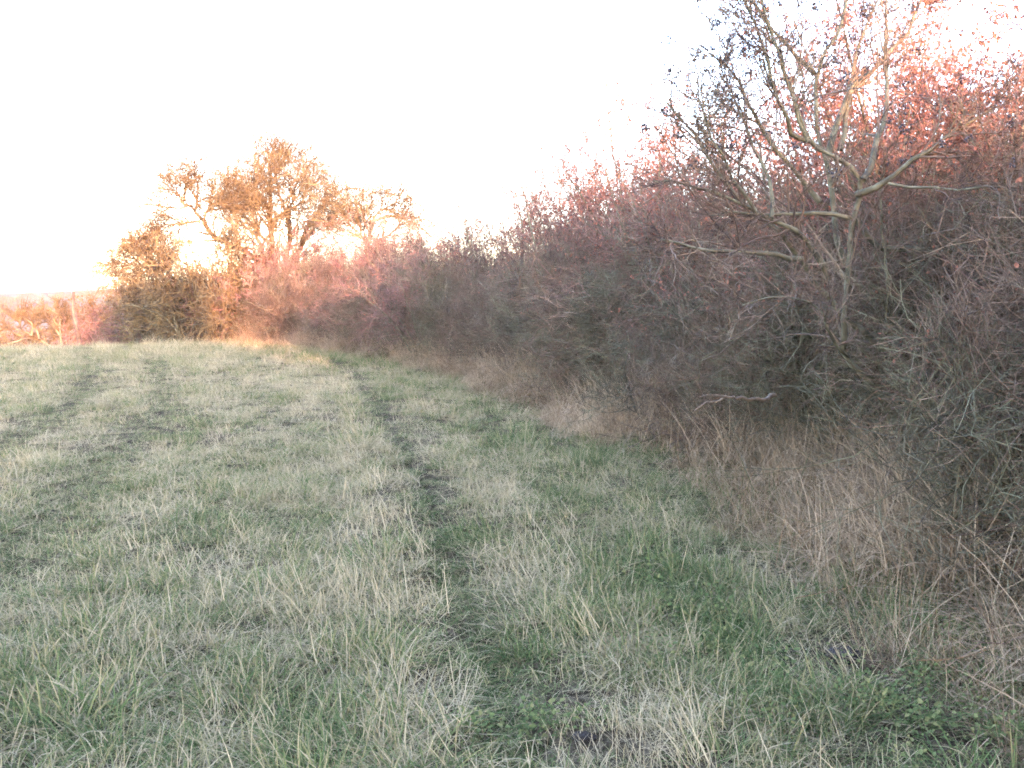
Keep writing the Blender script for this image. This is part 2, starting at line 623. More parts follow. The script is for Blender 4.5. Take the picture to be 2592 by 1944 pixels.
xs, ys = [], []
for r0, r1, dn in ((0.5, 6, 40), (6, 11, 28), (11, 20, 14), (20, 34, 8), (34, 52, 4)):
    a, b = ring_pts(r0, r1, dn)
    xs.append(a); ys.append(b)
x = np.concatenate(xs); y = np.concatenate(ys)
df = polydist(x, y, FRONT)
keep = df < 0.9
x, y, df = x[keep], y[keep], df[keep]
d3, d1, d2, dr2 = polydist(x, y, RUT3), polydist(x, y, RUT1), polydist(x, y, RUT2), polydist(x, y, RIDGE2)
r = np.hypot(x, y)
big = vnoise(x, y, 2.6, 21)
med = vnoise(x, y, 0.7, 22)
bias = 0.02 + 0.03 * big + 0.06 * med + rng.normal(0, 0.05, len(x))
gauss = lambda d, w: np.exp(-(d / w) ** 2)
rut3 = gauss(d3, 0.19) * sstep(2.8, 4, r)
ridge3 = gauss(d3 + 0.42, 0.2)
ridge_b = gauss(dr2, 0.28)
near_h = sstep(-3.2, -0.6, df)           # strip by the hedge is greener
bias += -0.20 * rut3 + 0.05 * ridge3 + 0.06 * ridge_b - 0.12 * near_h * (1 - ridge_b)
bias += -0.13 * gauss(d1, 0.26) - 0.13 * gauss(d2, 0.24)
ruts = np.maximum(rut3, np.maximum(gauss(d1, 0.22), gauss(d2, 0.22)))
bias += 0.04 + 0.08 * sstep(5, 20, r) * (1 - near_h)
size = 1.0 + 0.22 * vnoise(x, y, 0.9, 23) + rng.normal(0, 0.12, len(x))
size *= 1 - 0.35 * rut3 - 0.3 * gauss(d1, 0.22) - 0.3 * gauss(d2, 0.2)
size += 0.15 * ridge3 * sstep(0.1, -0.3, d3)
size *= 1 + 0.8 * sstep(10, 40, r)
size = np.clip(size, 0.35, 2.8)
# bare muddy spots
mud = np.zeros(len(x))
for px, py, w in ((1860, 1395, .16), (2010, 1475, .2), (2100, 1600, .14), (2150, 1680, .22), (1400, 1130, .25), (1580, 1235, .16),
                  (2300, 1760, .2), (1470, 1880, .07), (2480, 1870, .25), (600, 1590, .06)):
    g = gnd(px, py)
    mud = np.maximum(mud, np.exp(-(((x - g[0]) / (w * 1.0)) ** 2 + ((y - g[1]) / (w * 1.2)) ** 2)))
keep = rng.uniform(0, 1, len(x)) > mud * 1.05
pr = rng.uniform(0, 1, len(x))
p_straw = 0.07 + 0.18 * ridge3 + 0.35 * ridge_b * sstep(-0.3, 0.4, med) + 0.10 * sstep(0, .6, med)
p_straw = p_straw * (1 - ruts)
p_lush = 0.10 + 0.25 * sstep(0.15, 0.5, -med) + 0.35 * near_h * sstep(0, 0.4, -big) + 0.45 * sstep(7.5, 3, r) * sstep(-0.2, 0.4, vnoise(x, y, 0.8, 31))
p_mat = (0.16 + 0.25 * near_h * sstep(0, 0.4, big)) * (1 - ruts)
p_lush = p_lush * (1 - ruts)
which = np.where(pr < p_straw, rng.integers(8, 11, len(x)),
                 np.where(pr < p_straw + p_lush, rng.integers(5, 8, len(x)),
                          np.where(pr < p_straw + p_lush + p_mat, rng.integers(11, 14, len(x)), rng.integers(0, 5, len(x)))))
in_rut = ((np.abs(d3) < 0.13) & (r > 3)) | (np.abs(d1) < 0.2) | (np.abs(d2) < 0.19)
which = np.where(in_rut, rng.integers(0, 5, len(x)), which)
left_rut = in_rut & (x < -1.5) & ((np.abs(d1) < 0.2) | (np.abs(d2) < 0.19))
bias = np.where(in_rut, np.where(left_rut, 0.0, -0.13) + 0.4 * bias, bias)
size = np.where(in_rut, np.where(left_rut, 0.92, 0.72) * np.clip(size, 0.9, 2.5), size)
# the yellow-green patch in the left track
g = gnd(440, 1105)
yp = np.exp(-(((x - g[0]) / 0.35) ** 2 + ((y - g[1]) / 0.5) ** 2))
bias = np.where(yp > 0.4, -0.12, bias)
z = gz(x, y)
rot = np.stack([rng.normal(0, 0.12, len(x)), rng.normal(0, 0.12, len(x)), rng.uniform(0, 2 * pi, len(x))], 1)
# wind-laid stems on the ridges lean to the upper left of the picture
m = (which >= 8) & (which <= 10)
rot[m, 1] -= 0.35
rot[m, 2] = rng.normal(0, 0.5, m.sum())
hsc = size * rng.uniform(0.7, 1.0, len(x))
wid = np.clip(size, 0.9, 3) ** 0.8 * 1.05
scl = np.stack([wid, wid, hsc], 1)
k = keep
scatter('grass', np.stack([x, y, z], 1)[k], rot[k], scl[k], which[k], bias[k], VAR,
        label='short mixed green and straw coloured grass covering the open field', cat='grass', kind='stuff')

# broad-leaved weeds low in the grass by the hedge
def rosette(seed, n):
    rng = np.random.default_rng(seed)
    a = rng.uniform(0, 2 * pi, n)
    r = rng.uniform(0.0, 0.10, n)
    c = np.stack([r * np.cos(a), r * np.sin(a), rng.uniform(0.0, 0.09, n)], 1)
    d = norm(np.stack([np.cos(a), np.sin(a), rng.uniform(-0.1, 0.7, n)], 1) + rng.normal(0, 0.3, (n, 3)))
    acc = Acc()
    l_ = rng.uniform(0.010, 0.024, n)
    quads(acc, c, d, np.array([0, 0, 1.0]) + rng.normal(0, 0.4, (n, 3)), l_ * 0.75, l_, rng.uniform(0.1, 0.45, n), bend=0.2)
    return acc.mesh('weed leaves', M_GRASS)


ros = [rosette(300 + i, 60) for i in range(3)]
rng = np.random.default_rng(21)
cx, cy = [], []
for px, py, sd_, n in ((2050, 1770, .32, 12), (2200, 1850, .3, 10), (1840, 1640, .25, 7), (2480, 1860, .35, 12), (2330, 1700, .2, 12), (1330, 1860, .12, 5),
                       (1740, 1500, .25, 8), (1420, 1120, .4, 12), (1260, 1840, .1, 4)):
    g = gnd(px, py)
    cx.append(rng.normal(g[0], sd_, n)); cy.append(rng.normal(g[1], sd_, n))
wx, wy = np.concatenate(cx), np.concatenate(cy)
n = len(wx)
ws = rng.uniform(0.7, 1.3, n)
scatter('weeds', np.stack([wx, wy, gz(wx, wy) + 0.03], 1), np.stack([0 * wx, 0 * wx, rng.uniform(0, 6.28, n)], 1), np.stack([ws, ws, ws], 1),
        rng.integers(0, 3, n), 0.02 + 0 * wx, ros, label='low patches of small round leaved green weeds in the grass near the hedge', cat='weeds', kind='stuff')

# ---------------------------------------------------------------- dry grass skirt of the hedge
rng = np.random.default_rng(12)
dry = [tuft('dry tussock', M_DRY, 60 + i, 170, 0.34, 0.22, 0.72, 0.0056, 0.65, 2.2, 0.60, 0.27, S=5, swirl=0.5) for i in range(3)]
dry += [tuft('tall dry tussock', M_DRY, 70 + i, 80, 0.32, 0.4, 1.1, 0.0050, 0.38, 1.4, 0.68, 0.25, S=5, swirl=0.7) for i in range(2)]
dry += [tuft('fallen dry tussock', M_DRY, 80 + i, 200, 0.38, 0.35, 0.8, 0.0056, 1.2, 0.9, 0.6, 0.2, S=5, swirl=0.9) for i in range(2)]
seg = FRONT[FRONT[:, 1] > 1.0]
cl = resample(seg, 0.05)
n = 2100
i = rng.integers(0, len(cl) - 1, n)
w_near = rng.uniform(0, 1, n) < np.interp(cl[i, 1], [2, 10, 25, 37], [1, 0.75, 0.5, 0.4])
i = i[w_near]
n = len(i)
tn = norm(cl[np.minimum(i + 3, len(cl) - 1)] - cl[np.maximum(i - 3, 0)])
right = np.stack([tn[:, 1], -tn[:, 0]], 1)
off = rng.uniform(0.0, 1.6, n) - 0.25 * sstep(6, 3.5, cl[i, 1]) + 0.3 * vnoise(cl[i, 0] * 3, cl[i, 1], 1.0, 41)
p = cl[i] + right * off[:, None]
gap = (vnoise(p[:, 0], p[:, 1], 0.55, 43) > np.where(p[:, 1] < 9, 0.0, 0.15)) & (off < 0.55) & (rng.uniform(0, 1, n) < 0.85)
p, off, i, n = p[~gap], off[~gap], i[~gap], int((~gap).sum())
inner = sstep(-0.2, 0.6, off)
wh = np.where(rng.uniform(0, 1, n) < 0.3 * inner, rng.integers(3, 5, n), np.where(rng.uniform(0, 1, n) < 0.35, rng.integers(5, 7, n), rng.integers(0, 3, n)))
sz = (0.55 + 0.45 * inner) * rng.uniform(0.55, 1.3, n) * np.interp(p[:, 1], [3, 12, 35], [0.95, 0.95, 1.1])
rot = np.stack([rng.normal(0, 0.15, n), rng.normal(0, 0.15, n), rng.uniform(0, 6.28, n)], 1)
scatter('dry_grass', np.stack([p[:, 0], p[:, 1], gz(p[:, 0], p[:, 1])], 1), rot, np.stack([sz, sz, sz], 1), wh,
        0.38 * vnoise(p[:, 0], p[:, 1], 0.7, 42) + rng.normal(0, 0.1, n), dry,
        label='tangled dead beige grass along the foot of the hedge', cat='dry grass', kind='stuff')


# ---------------------------------------------------------------- undergrowth filling the hedge, plus unseen shade casters behind the camera
def clump(seed, size, n1, n2, r, mat, up=0.1):
    rng = np.random.default_rng(seed)
    st = rng.uniform(-0.5, 0.5, (n1, 3)) * size
    P, R, D = grow(rng, st, rng.normal(0, 1, (n1, 3)) + np.array([0, 0, 0.6]), rng.uniform(0.3, 0.8, n1) * size, r * 1.6, r, 5, 0.3, up)
    acc = Acc()
    tubes(acc, P, R, 3, rng.uniform(0, 1, n1))
    ps, ds, t, rr = spawn(rng, P, R, n2, 0.1, 1, 0.9, 0.3)
    P2, R2, _ = grow(rng, ps, ds, rng.uniform(0.12, 0.35, len(ps)) * size, r * 0.95, r * 0.5, 2, 0.2)
    tubes(acc, P2, R2, 3, rng.uniform(0, 1, len(ps)))
    return acc.mesh('twig clump', mat)


clumps = [clump(100 + i, 1.0, 190, 9, 0.0019, (M_TWIG, M_TWIGG, M_UNDER, M_TWIGG)[i]) for i in range(4)]
clumps.append(clump(110, 1.0, 190, 8, 0.0019, M_UNDER, 0.4))
rng = np.random.default_rng(13)


def hedge_cloud(y0, y1, per_m, o0, o1, h, hv=0.0):
    s = FRONT[(FRONT[:, 1] > y0) & (FRONT[:, 1] < y1)]
    cl = resample(s, 0.05)
    n = int(per_m * 0.05 * len(cl))
    i = rng.integers(1, len(cl) - 1, n)
    tn = norm(cl[np.minimum(i + 6, len(cl) - 1)] - cl[np.maximum(i - 6, 0)])
    right = np.stack([tn[:, 1], -tn[:, 0]], 1)
    v = rng.uniform(0, 1, n)
    o = rng.uniform(o0, o1, n)
    hh = h + hv * vnoise(cl[i, 0], cl[i, 1] * 1.0, 2.5, 61) - (0.25 * sstep(16, 9, cl[i, 1]) if y0 > 0 else 0)
    # rounded section, leaning a little over the field half-way up
    zz = v * hh * (1 - 0.25 * ((o - (o0 + o1) / 2) / ((o1 - o0) / 2)) ** 2)
    p = cl[i] + right * o[:, None]
    return np.stack([p[:, 0], p[:, 1], gz(p[:, 0], p[:, 1]) + zz + 0.1], 1)


A = np.concatenate([hedge_cloud(2.4, 39, 13, 0.85, 2.5, 1.8, 0.7), hedge_cloud(2.8, 10, 6, 1.1, 2.6, 2.2, 0.3)])
B = hedge_cloud(-5, 1.0, 7, 1.2, 2.1, 5.0, 0.4)  # unseen growth behind the camera, added and shaped to shade the field
B2 = hedge_cloud(-38, -3.5, 13, 1.5, 4.5, 8.2, 0.6)  # taller unseen mass further back, its height set to keep the field shaded
qx = 1296 + A[:, 0] / A[:, 1] * F          # keep the foot of the near tree open to view
A = A[~((np.abs(qx - 2200) < 190) & (A[:, 1] < 6.9) & (A[:, 2] > 0.75))]
pc = np.concatenate([A, B, B2])
n = len(pc)
wh = np.where(rng.uniform(0, 1, n) < 0.14, 4, rng.integers(0, 4, n))
sz = rng.uniform(0.75, 1.25, n) * np.where(np.arange(n) < len(A), 1.0, 1.5)
scatter('undergrowth', pc, np.stack([rng.normal(0, .5, n), rng.normal(0, .5, n), rng.uniform(0, 6.28, n)], 1), np.stack([sz, sz, sz], 1), wh,
        np.zeros(n), clumps, label='dense dark tangle of bare stems and twigs filling the inside of the hedge, plus unseen taller shade-casting growth behind the camera', cat='undergrowth', kind='stuff')


# ---------------------------------------------------------------- shrubs
def shrub_meshes(seed, H, n0, k1, k2, k3, spread, mt, rtw=0.0022, leaves=0, lmat=None, lsize=0.03, droop=0.0, S0=8, lv4=0):
    """returns (stems mesh, twigs mesh, leaf mesh or None)"""
    rng = np.random.default_rng(seed)
    a = rng.uniform(0, 2 * pi, n0)
    tilt = rng.uniform(0.05, 1, n0) * spread
    st = np.stack([0.22 * np.cos(a), 0.22 * np.sin(a), np.full(n0, -0.05)], 1) * rng.uniform(0.2, 1, (n0, 1))
    d = np.stack([np.cos(a) * np.sin(tilt), np.sin(a) * np.sin(tilt), np.cos(tilt)], 1)
    L0 = H * rng.uniform(0.7, 1.05, n0)
    r0 = rng.uniform(0.012, 0.03, n0) * H / 3
    P0, R0, _ = grow(rng, st, d, L0, r0, r0 * 0.18, S0, 0.13, 0.03 - droop)
    acc = Acc()
    tubes(acc, P0, R0, 6, rng.uniform(0, 1, n0))
    ps, ds, t, rr = spawn(rng, P0, R0, k1, 0.12, 1, 0.75, 0.2)
    L1 = 0.5 * H * (1.05 - 0.75 * t) * rng.uniform(0.5, 1.1, len(t))
    P1, R1, _ = grow(rng, ps, ds, L1, rr * 0.6, np.maximum(rr * 0.15, rtw), 5, 0.2, 0.10 - droop)
    tubes(acc, P1, R1, 4, rng.uniform(0, 1, len(t)))
    stems = acc.mesh('stems', M_STEM)
    acc = Acc()
    ps, ds, t, rr = spawn(rng, P1, R1, k2, 0.1, 1, 0.8, 0.25)
    pl = np.repeat(plen(P1), k2)
    L2 = np.clip(pl * 0.6, 0.12, 0.8) * rng.uniform(0.5, 1.2, len(t))
    P2, R2, _ = grow(rng, ps, ds, L2, np.maximum(rr * 0.6, rtw * 1.2), rtw * 0.9, 4, 0.2, 0.06 - droop)
    tubes(acc, P2, R2, 3, rng.uniform(0, 1, len(t)))
    ps, ds, t, rr = spawn(rng, P2, R2, k3, 0.1, 1, 0.85, 0.25)
    L3 = np.clip(np.repeat(plen(P2), k3) * 0.5, 0.06, 0.3) * rng.uniform(0.5, 1.3, len(t))
    P3, R3, _ = grow(rng, ps, ds, L3, rtw, rtw * 0.55, 2, 0.2)
    tubes(acc, P3, R3, 3, rng.uniform(0, 1, len(t)))
    last = P3
    if lv4:
        ps, ds, t, rr = spawn(rng, P3, R3, lv4, 0.2, 1, 0.9, 0.25)
        P4, R4, _ = grow(rng, ps, ds, rng.uniform(0.02, 0.09, len(t)), rtw * 0.8, rtw * 0.4, 1, 0.2)
        tubes(acc, P4, R4, 3, rng.uniform(0, 1, len(t)))
    tw = acc.mesh('twigs', mt)
    lf = None
    if leaves:
        i = rng.integers(0, len(last), leaves)
        z_ = last[i, -1, 2]
        i = i[z_ > H * 0.25]
        c = last[i, rng.integers(1, 3, len(i))]
        acc = Acc()
        l_ = rng.uniform(0.6, 1.3, len(i)) * lsize
        quads(acc, c, norm(rng.normal(0, 1, (len(i), 3)) + np.array([0, 0, -0.6])), rng.normal(0, 1, (len(i), 3)), l_ * 0.7, l_, rng.uniform(0, 1, len(i)))
        lf = acc.mesh('leaves', lmat)
    return stems, tw, lf


ORD = ('first second third fourth fifth sixth seventh eighth ninth tenth eleventh twelfth thirteenth fourteenth fifteenth sixteenth seventeenth '
       'eighteenth nineteenth twentieth twenty-first twenty-second twenty-third twenty-fourth twenty-fifth twenty-sixth twenty-seventh '
       'twenty-eighth twenty-ninth thirtieth thirty-first thirty-second thirty-third thirty-fourth thirty-fifth thirty-sixth').split()


def shrub(name, meshes, loc, rz, scale, label, group=None, cat='shrub'):
    x, y = loc[0], loc[1]
    root = bpy.data.objects.new(name, None)
    C.objects.link(root)
    root.empty_display_size = 0.2
    root.location = (x, y, float(gz(np.array([x]), np.array([y]))[0]) if len(loc) < 3 else loc[2])
    root.rotation_euler = (0, 0, rz)
    root.scale = (scale,) * 3 if np.ndim(scale) == 0 else scale
    tag(root, label, cat, group)
    for nm, me in zip(('trunk', 'crown', 'leaves'), meshes):
        if me is not None:
            mk(nm, me, root)
    return root


V_THORN = [shrub_meshes(200 + i, 3.0, 10, 9, 7, 6, 0.75, (M_TWIG, M_TWIGG, M_TWIG)[i], 0.0021) for i in range(3)]
V_GREEN = [shrub_meshes(210 + i, 2.4, 9, 9, 7, 6, 1.05, M_TWIGG, 0.0021, droop=0.05, lv4=2) for i in range(2)]
V_RED = [shrub_meshes(220 + i, 3.4, 11, 8, 7, 6, 0.55, M_TWIGR, 0.0026, 11000, M_LEAFR, 0.024) for i in range(2)]
V_BRAM = [shrub_meshes(230 + i, 3.0, 14, 8, 6, 5, 0.7, M_TWIGR, 0.0034, 700, M_LEAFR, 0.03, droop=0.04) for i in range(2)]

rng = np.random.default_rng(14)


def hp(y, off):
    """point at offset off to the right of the hedge front where the front line is at distance y"""
    j = int(np.argmin(np.abs(FRONT[:, 1] - y)))
    a, b = FRONT[max(j - 1, 0)], FRONT[min(j + 1, len(FRONT) - 1)]
    t = (b - a) / np.linalg.norm(b - a)
    p = FRONT[j] + (y - FRONT[j][1]) * t / max(t[1], 0.3)
    return p + np.array([t[1], -t[0]]) * off


SIL = np.array([(560, 575), (600, 560), (700, 535), (800, 515), (900, 520), (950, 515), (1000, 488), (1100, 442), (1200, 402), (1300, 372), (1400, 330),
                (1450, 300), (1550, 330), (1650, 380), (1800, 330), (1900, 150), (2050, 110), (2300, 150), (3000, 150)], float)


def want_height(x, y):
    """height the hedge reaches at ground position x, y (surveyed from the photograph)"""
    row = np.interp(1106 + x / y * 2170, SIL[:, 0], SIL[:, 1])
    return EYE + (645 - row) / 2170 * y


G_FRONT = 'shrubs in the shaded face of the hedge'
G_BACK = 'taller shrubs along the back of the hedge'
L_F = 'bare thorn shrub of grey brown twigs in the shaded face of the hedge'
L_B = 'taller twiggy shrub with its top in the sun along the back of the hedge'
# front row
yy = 4.8
k = 0
while yy < 37.5:
    far = yy > 15
    if far:
        v = V_THORN[k % 3] if k % 4 else V_BRAM[0]
    else:
        v = (V_GREEN[k % 2], V_THORN[k % 3])[k % 2]
    s = rng.uniform(0.85, 1.05) * (1.0 if far else (0.74 if yy < 11 else 0.88))
    s *= 0.92
    p = hp(yy, rng.uniform(1.0, 1.5) + (1.1 if 4.6 < yy < 7.4 else 0) + (0.5 if far and k % 3 == 0 else 0))
    shrub('thorn_shrub', v, p, rng.uniform(0, 6.28), s * np.array([1.05, 1.05, 0.93]), ORD[k] + ' bare thorn shrub of the shaded hedge face counted from the near end', G_FRONT)
    yy += rng.uniform(0.95, 1.3) * (1.0 if not far else 1.15)
    k += 1
# back row
yy = 4.0
k = 0
while yy < 38:
    if yy < 10.5:
        v = V_RED[k % 2]
        s = rng.uniform(0.92, 1.06)
    elif yy < 24:
        v = (V_RED[k % 2], V_BRAM[k % 2])[k % 2]
        s = rng.uniform(1.12, 1.42)
    else:
        v = (V_BRAM[k % 2], V_THORN[k % 3])[k % 2]
        s = rng.uniform(0.9, 1.1)
    p = hp(yy, rng.uniform(2.2, 2.9))
    h0 = 3.4 if v in V_RED else 3.0
    s = np.clip((want_height(*p) - 0.1) / (0.86 * h0) * rng.uniform(0.93, 1.05), 0.8, 1.55)
    s = (min(s, 1.2), min(s, 1.2), s)
    shrub('tall_shrub', v, p, rng.uniform(0, 6.28), s, ORD[k] + ' taller sun-topped shrub along the back of the hedge counted from the near end', G_BACK)
    yy += rng.uniform(1.0, 1.5)
    k += 1
# singled-out shrubs
shrub('maple_shrub', V_RED[1], (at(1700, 290, 14.5)[0], 14.5), 2.0, (0.85, 0.85, 1.42), 'tall shrub with glowing salmon red leaves rising above the middle of the hedge')
shrub('maple_shrub', V_RED[0], (at(2180, 80, 9.0)[0], 9.0), 0.5, (1.1, 1.1, 1.32), 'broad russet leaved shrub behind the tall bare tree')
shrub('maple_shrub', V_RED[0], (at(2450, 100, 8.2)[0], 8.2), 2.9, (1.15, 1.15, 1.25), 'rounded russet leaved shrub at the upper right edge of the photo')
shrub('bramble_shrub', V_BRAM[1], hp(24.5, 0.9), 1.1, (1.15, 1.15, 0.85), 'arching pink stemmed bramble catching the sun in the hollow of the hedge')

# ---------------------------------------------------------------- limbs traced for individual trees
def limb(acc, pts, ds, r0, r1, sides=8, rng=None, jit=0.008, f=0.5, step=0.12):
    """pts full-res pixels, ds forward distance per point or single"""
    ds = np.broadcast_to(ds, (len(pts),)) if np.ndim(ds) == 0 else np.interp(np.linspace(0, 1, len(pts)), np.linspace(0, 1, len(ds)), ds)
    W = np.array([at(px, py, d) for (px, py), d in zip(pts, ds)])
    W = resample(W, step)
    W = smooth(W, 1)
    if rng is not None:
        W[1:] += rng.normal(0, jit, (len(W) - 1, 3))
    t = np.linspace(0, 1, len(W))
    R = r0 + (r1 - r0) * np.sqrt(t) if r0 > 0.03 and np.max(ds) < 9 else (r0 + (r1 - r0) * t)
    R = R * (0.95 if np.max(ds) < 9 else 1.0)
    R = R * (1 + (rng.normal(0, 0.06, len(W)) if rng is not None else 0))
    tubes(acc, W[None], R[None], sides, [f])
    return W, R


def pack(limbs, S):
    """resample limbs to S segments each so they can be grown from together"""
    Ps, Rs = [], []
    for W, R in limbs:
        t = np.linspace(0, 1, len(W))
        u = np.linspace(0, 1, S + 1)
        Ps.append(np.stack([np.interp(u, t, W[:, k]) for k in range(3)], 1))
        Rs.append(np.interp(u, t, R))
    return np.array(Ps), np.array(Rs)


rng = np.random.default_rng(15)
c4 = lambda pts: crop_pts(1700, 0, 2.37, pts)
c5 = lambda pts: crop_pts(1700, 700, 2.37, pts)
D0 = 6.5
acc = Acc()
L = []
root_w = at(2290, 1080, D0)
L.append(limb(acc, c5([(1420, 1100), (1380, 900), (1280, 770), (1160, 620), (1010, 440), (1030, 370), (1035, 250), (1045, 100), (1055, -60)]) +
              c4([(1070, 1450), (1090, 1300), (1115, 1150), (1155, 1080), (1040, 970), (900, 920), (820, 850), (760, 740), (700, 480), (640, 300), (560, 120), (500, -150)]),
              [6.7, 6.4, 6.3, 6.2, 6.1], 0.040, 0.008, rng=rng))
L.append(limb(acc, c5([(1430, 1100), (1400, 800), (1340, 560), (1280, 430), (1180, 350), (1080, 280), (950, 160), (880, 50)]) +
              c4([(830, 1640), (750, 1530), (640, 1400), (560, 1300), (440, 1230), (350, 1130), (230, 980), (150, 850), (110, 740), (40, 690), (-30, 610)]),
              [6.8, 6.5, 6.2, 6.0, 5.9], 0.045, 0.007, rng=rng))
L.append(limb(acc, c5([(1450, 1100), (1420, 900), (1390, 700), (1350, 520), (1270, 300), (1200, 160), (1140, 70), (1080, -20)]) +
              c4([(1010, 1560), (980, 1400), (970, 1200), (950, 1050), (930, 960), (900, 880), (870, 800), (870, 560), (860, 430), (950, 280), (1010, 190), (1045, 50), (1070, -200)]),
              [6.9, 6.8, 6.8, 6.9, 7.0], 0.050, 0.009, rng=rng))
L.append(limb(acc, c4([(1110, 1170), (1170, 1150), (1250, 1130), (1330, 1070), (1420, 980), (1560, 880), (1700, 800), (1820, 720), (1920, 640)]), [6.2, 6.0, 5.9], 0.022, 0.006, rng=rng))
L.append(limb(acc, c4([(855, 440), (810, 400), (740, 330), (680, 270), (640, 200), (570, 130), (470, 0), (420, -120)]), [6.95, 6.7, 6.6], 0.017, 0.006, rng=rng))
L.append(limb(acc, c4([(930, 960), (960, 780), (1010, 640), (1080, 530), (1180, 450), (1290, 330), (1410, 210), (1490, 20), (1530, -150)]), [6.9, 7.1, 7.4], 0.026, 0.007, rng=rng))
L.append(limb(acc, c4([(780, 1555), (700, 1540), (600, 1530), (420, 1505), (300, 1510), (200, 1500), (80, 1470), (-60, 1440)]), [6.1, 5.8, 5.5], 0.018, 0.006, rng=rng))
L.append(limb(acc, c4([(930, 1680), (870, 1500), (830, 1440), (740, 1380), (620, 1320), (520, 1290), (380, 1200), (200, 1120), (-100, 1080)]), [6.3, 6.0, 5.8], 0.022, 0.006, rng=rng))
L.append(limb(acc, c4([(1070, 1310), (900, 1280), (700, 1275), (550, 1290), (420, 1270), (250, 1290)]), [6.2, 6.0, 5.8], 0.016, 0.005, rng=rng))
L.append(limb(acc, c4([(900, 900), (790, 800), (720, 880), (690, 740), (650, 600), (600, 430), (540, 260), (450, 60), (400, -80)]), [6.6, 6.4, 6.3], 0.020, 0.006, rng=rng))
L.append(limb(acc, c4([(890, 1210), (800, 1100), (730, 1000), (600, 900), (540, 780), (470, 640), (420, 500), (350, 400), (230, 330)]), [6.7, 6.5, 6.3], 0.020, 0.005, rng=rng))
L.append(limb(acc, c4([(1150, 1080), (1210, 980), (1250, 800), (1290, 650), (1285, 450), (1275, 150), (1300, -60)]), [6.2, 6.5, 6.8], 0.022, 0.007, rng=rng))
L.append(limb(acc, c4([(1010, 900), (1050, 700), (1080, 560), (1090, 380), (1120, 270), (1190, 130), (1250, -40)]), [6.9, 7.2, 7.3], 0.020, 0.006, rng=rng))
L.append(limb(acc, c4([(520, 1290), (400, 1150), (300, 960), (230, 740), (170, 660), (150, 560)]), [5.9, 5.8, 5.7], 0.012, 0.004, rng=rng))
L.append(limb(acc, c4([(600, 1310), (620, 1150), (520, 950), (430, 720), (380, 560), (290, 440)]), [5.9, 6.1, 6.2], 0.014, 0.004, rng=rng))
L.append(limb(acc, c4([(820, 850), (740, 700), (720, 500), (650, 330), (570, 200)]), [6.2, 6.1, 6.0], 0.013, 0.004, rng=rng))
L.append(limb(acc, c4([(1300, 1100), (1480, 1130), (1650, 1120), (1900, 1140), (2050, 1100), (2200, 1130)]), [5.9, 5.6, 5.4], 0.010, 0.004, rng=rng))
L.append(limb(acc, c4([(1290, 2000), (1290, 1640), (1280, 1300), (1240, 1150), (1290, 900)]), [6.4, 6.3, 6.3], 0.010, 0.005, rng=rng))
L.append(limb(acc, c4([(1100, 1300), (1180, 1480), (1350, 1510), (1500, 1500), (1750, 1540), (2100, 1520)]), [6.5, 6.5, 6.3], 0.026, 0.010, rng=rng))
L.append(limb(acc, c5([(1060, 480), (960, 400), (900, 170), (700, 120), (560, 130), (420, 180)]), [6.2, 5.8, 5.5], 0.011, 0.004, rng=rng))
L.append(limb(acc, c5([(1290, 570), (1480, 650), (1600, 640), (1800, 430), (2000, 300), (2150, 260)]), [6.3, 5.7, 5.4], 0.014, 0.006, rng=rng))
root = bpy.data.objects.new('blackthorn_tree', None)
C.objects.link(root)
tag(root, 'tall bare tree with several lichened grey green stems and clusters of dark berries', 'tree')
trunk_me = acc.mesh('trunk', M_STEM)
# branches and twigs off the limbs
acc = Acc()
P, R = pack(L, 14)
ln_ = plen(P)
Ps, Rs = [], []
for a_, b_, l_ in zip(P, R, ln_):
    pass
ps, ds, t, rr = spawn(rng, P, R, 15, 0.25, 1, 0.75, 0.2)
LL = rng.uniform(0.25, 0.85, len(t)) * (1.1 - 0.5 * t)
P1, R1, _ = grow(rng, ps, ds + np.array([0, 0, 0.15]), LL, np.clip(rr * 0.55, 0.003, 0.012), 0.0025, 6, 0.16, 0.05)
tubes(acc, P1, R1, 4, rng.uniform(0, 1, len(t)))
ps, ds, t, rr = spawn(rng, P1, R1, 7, 0.1, 1, 0.9, 0.2)
P2, R2, _ = grow(rng, ps, ds, rng.uniform(0.08, 0.35, len(t)), 0.0028, 0.0016, 4, 0.22, 0.03)
tubes(acc, P2, R2, 3, rng.uniform(0, 1, len(t)))
ps, ds, t, rr = spawn(rng, P2, R2, 4, 0.1, 1, 1.0, 0.2)
P3, R3, _ = grow(rng, ps, ds, rng.uniform(0.03, 0.12, len(t)), 0.002, 0.0010, 2, 0.2)
tubes(acc, P3, R3, 3, rng.uniform(0, 1, len(t)))
mk('trunk', trunk_me, root)
mk('crown', acc.mesh('crown', M_TWIG), root)
# berries: clusters of small round drupes on upper twigs
up = np.where(P2[:, -1, 2] > 2.3)[0]
ci = rng.choice(up, 95, replace=False)
cen = np.repeat(P2[ci, -1], rng.integers(4, 13, 95), axis=0)
cen = cen + rng.normal(0, 0.017, cen.shape)
th = np.linspace(0, pi, 5)
prof = np.stack([np.zeros(5), np.zeros(5), np.cos(th)], 1)
rb = rng.uniform(0.006, 0.0095, len(cen))
acc = Acc()
Pb = cen[:, None, :] + prof[None] * rb[:, None, None]
Rb = np.maximum(np.sin(th), 0.02)[None] * rb[:, None]
tubes(acc, Pb, Rb, 6)
mk('berries', acc.mesh('berries', M_BERRY), root, kind='stuff')

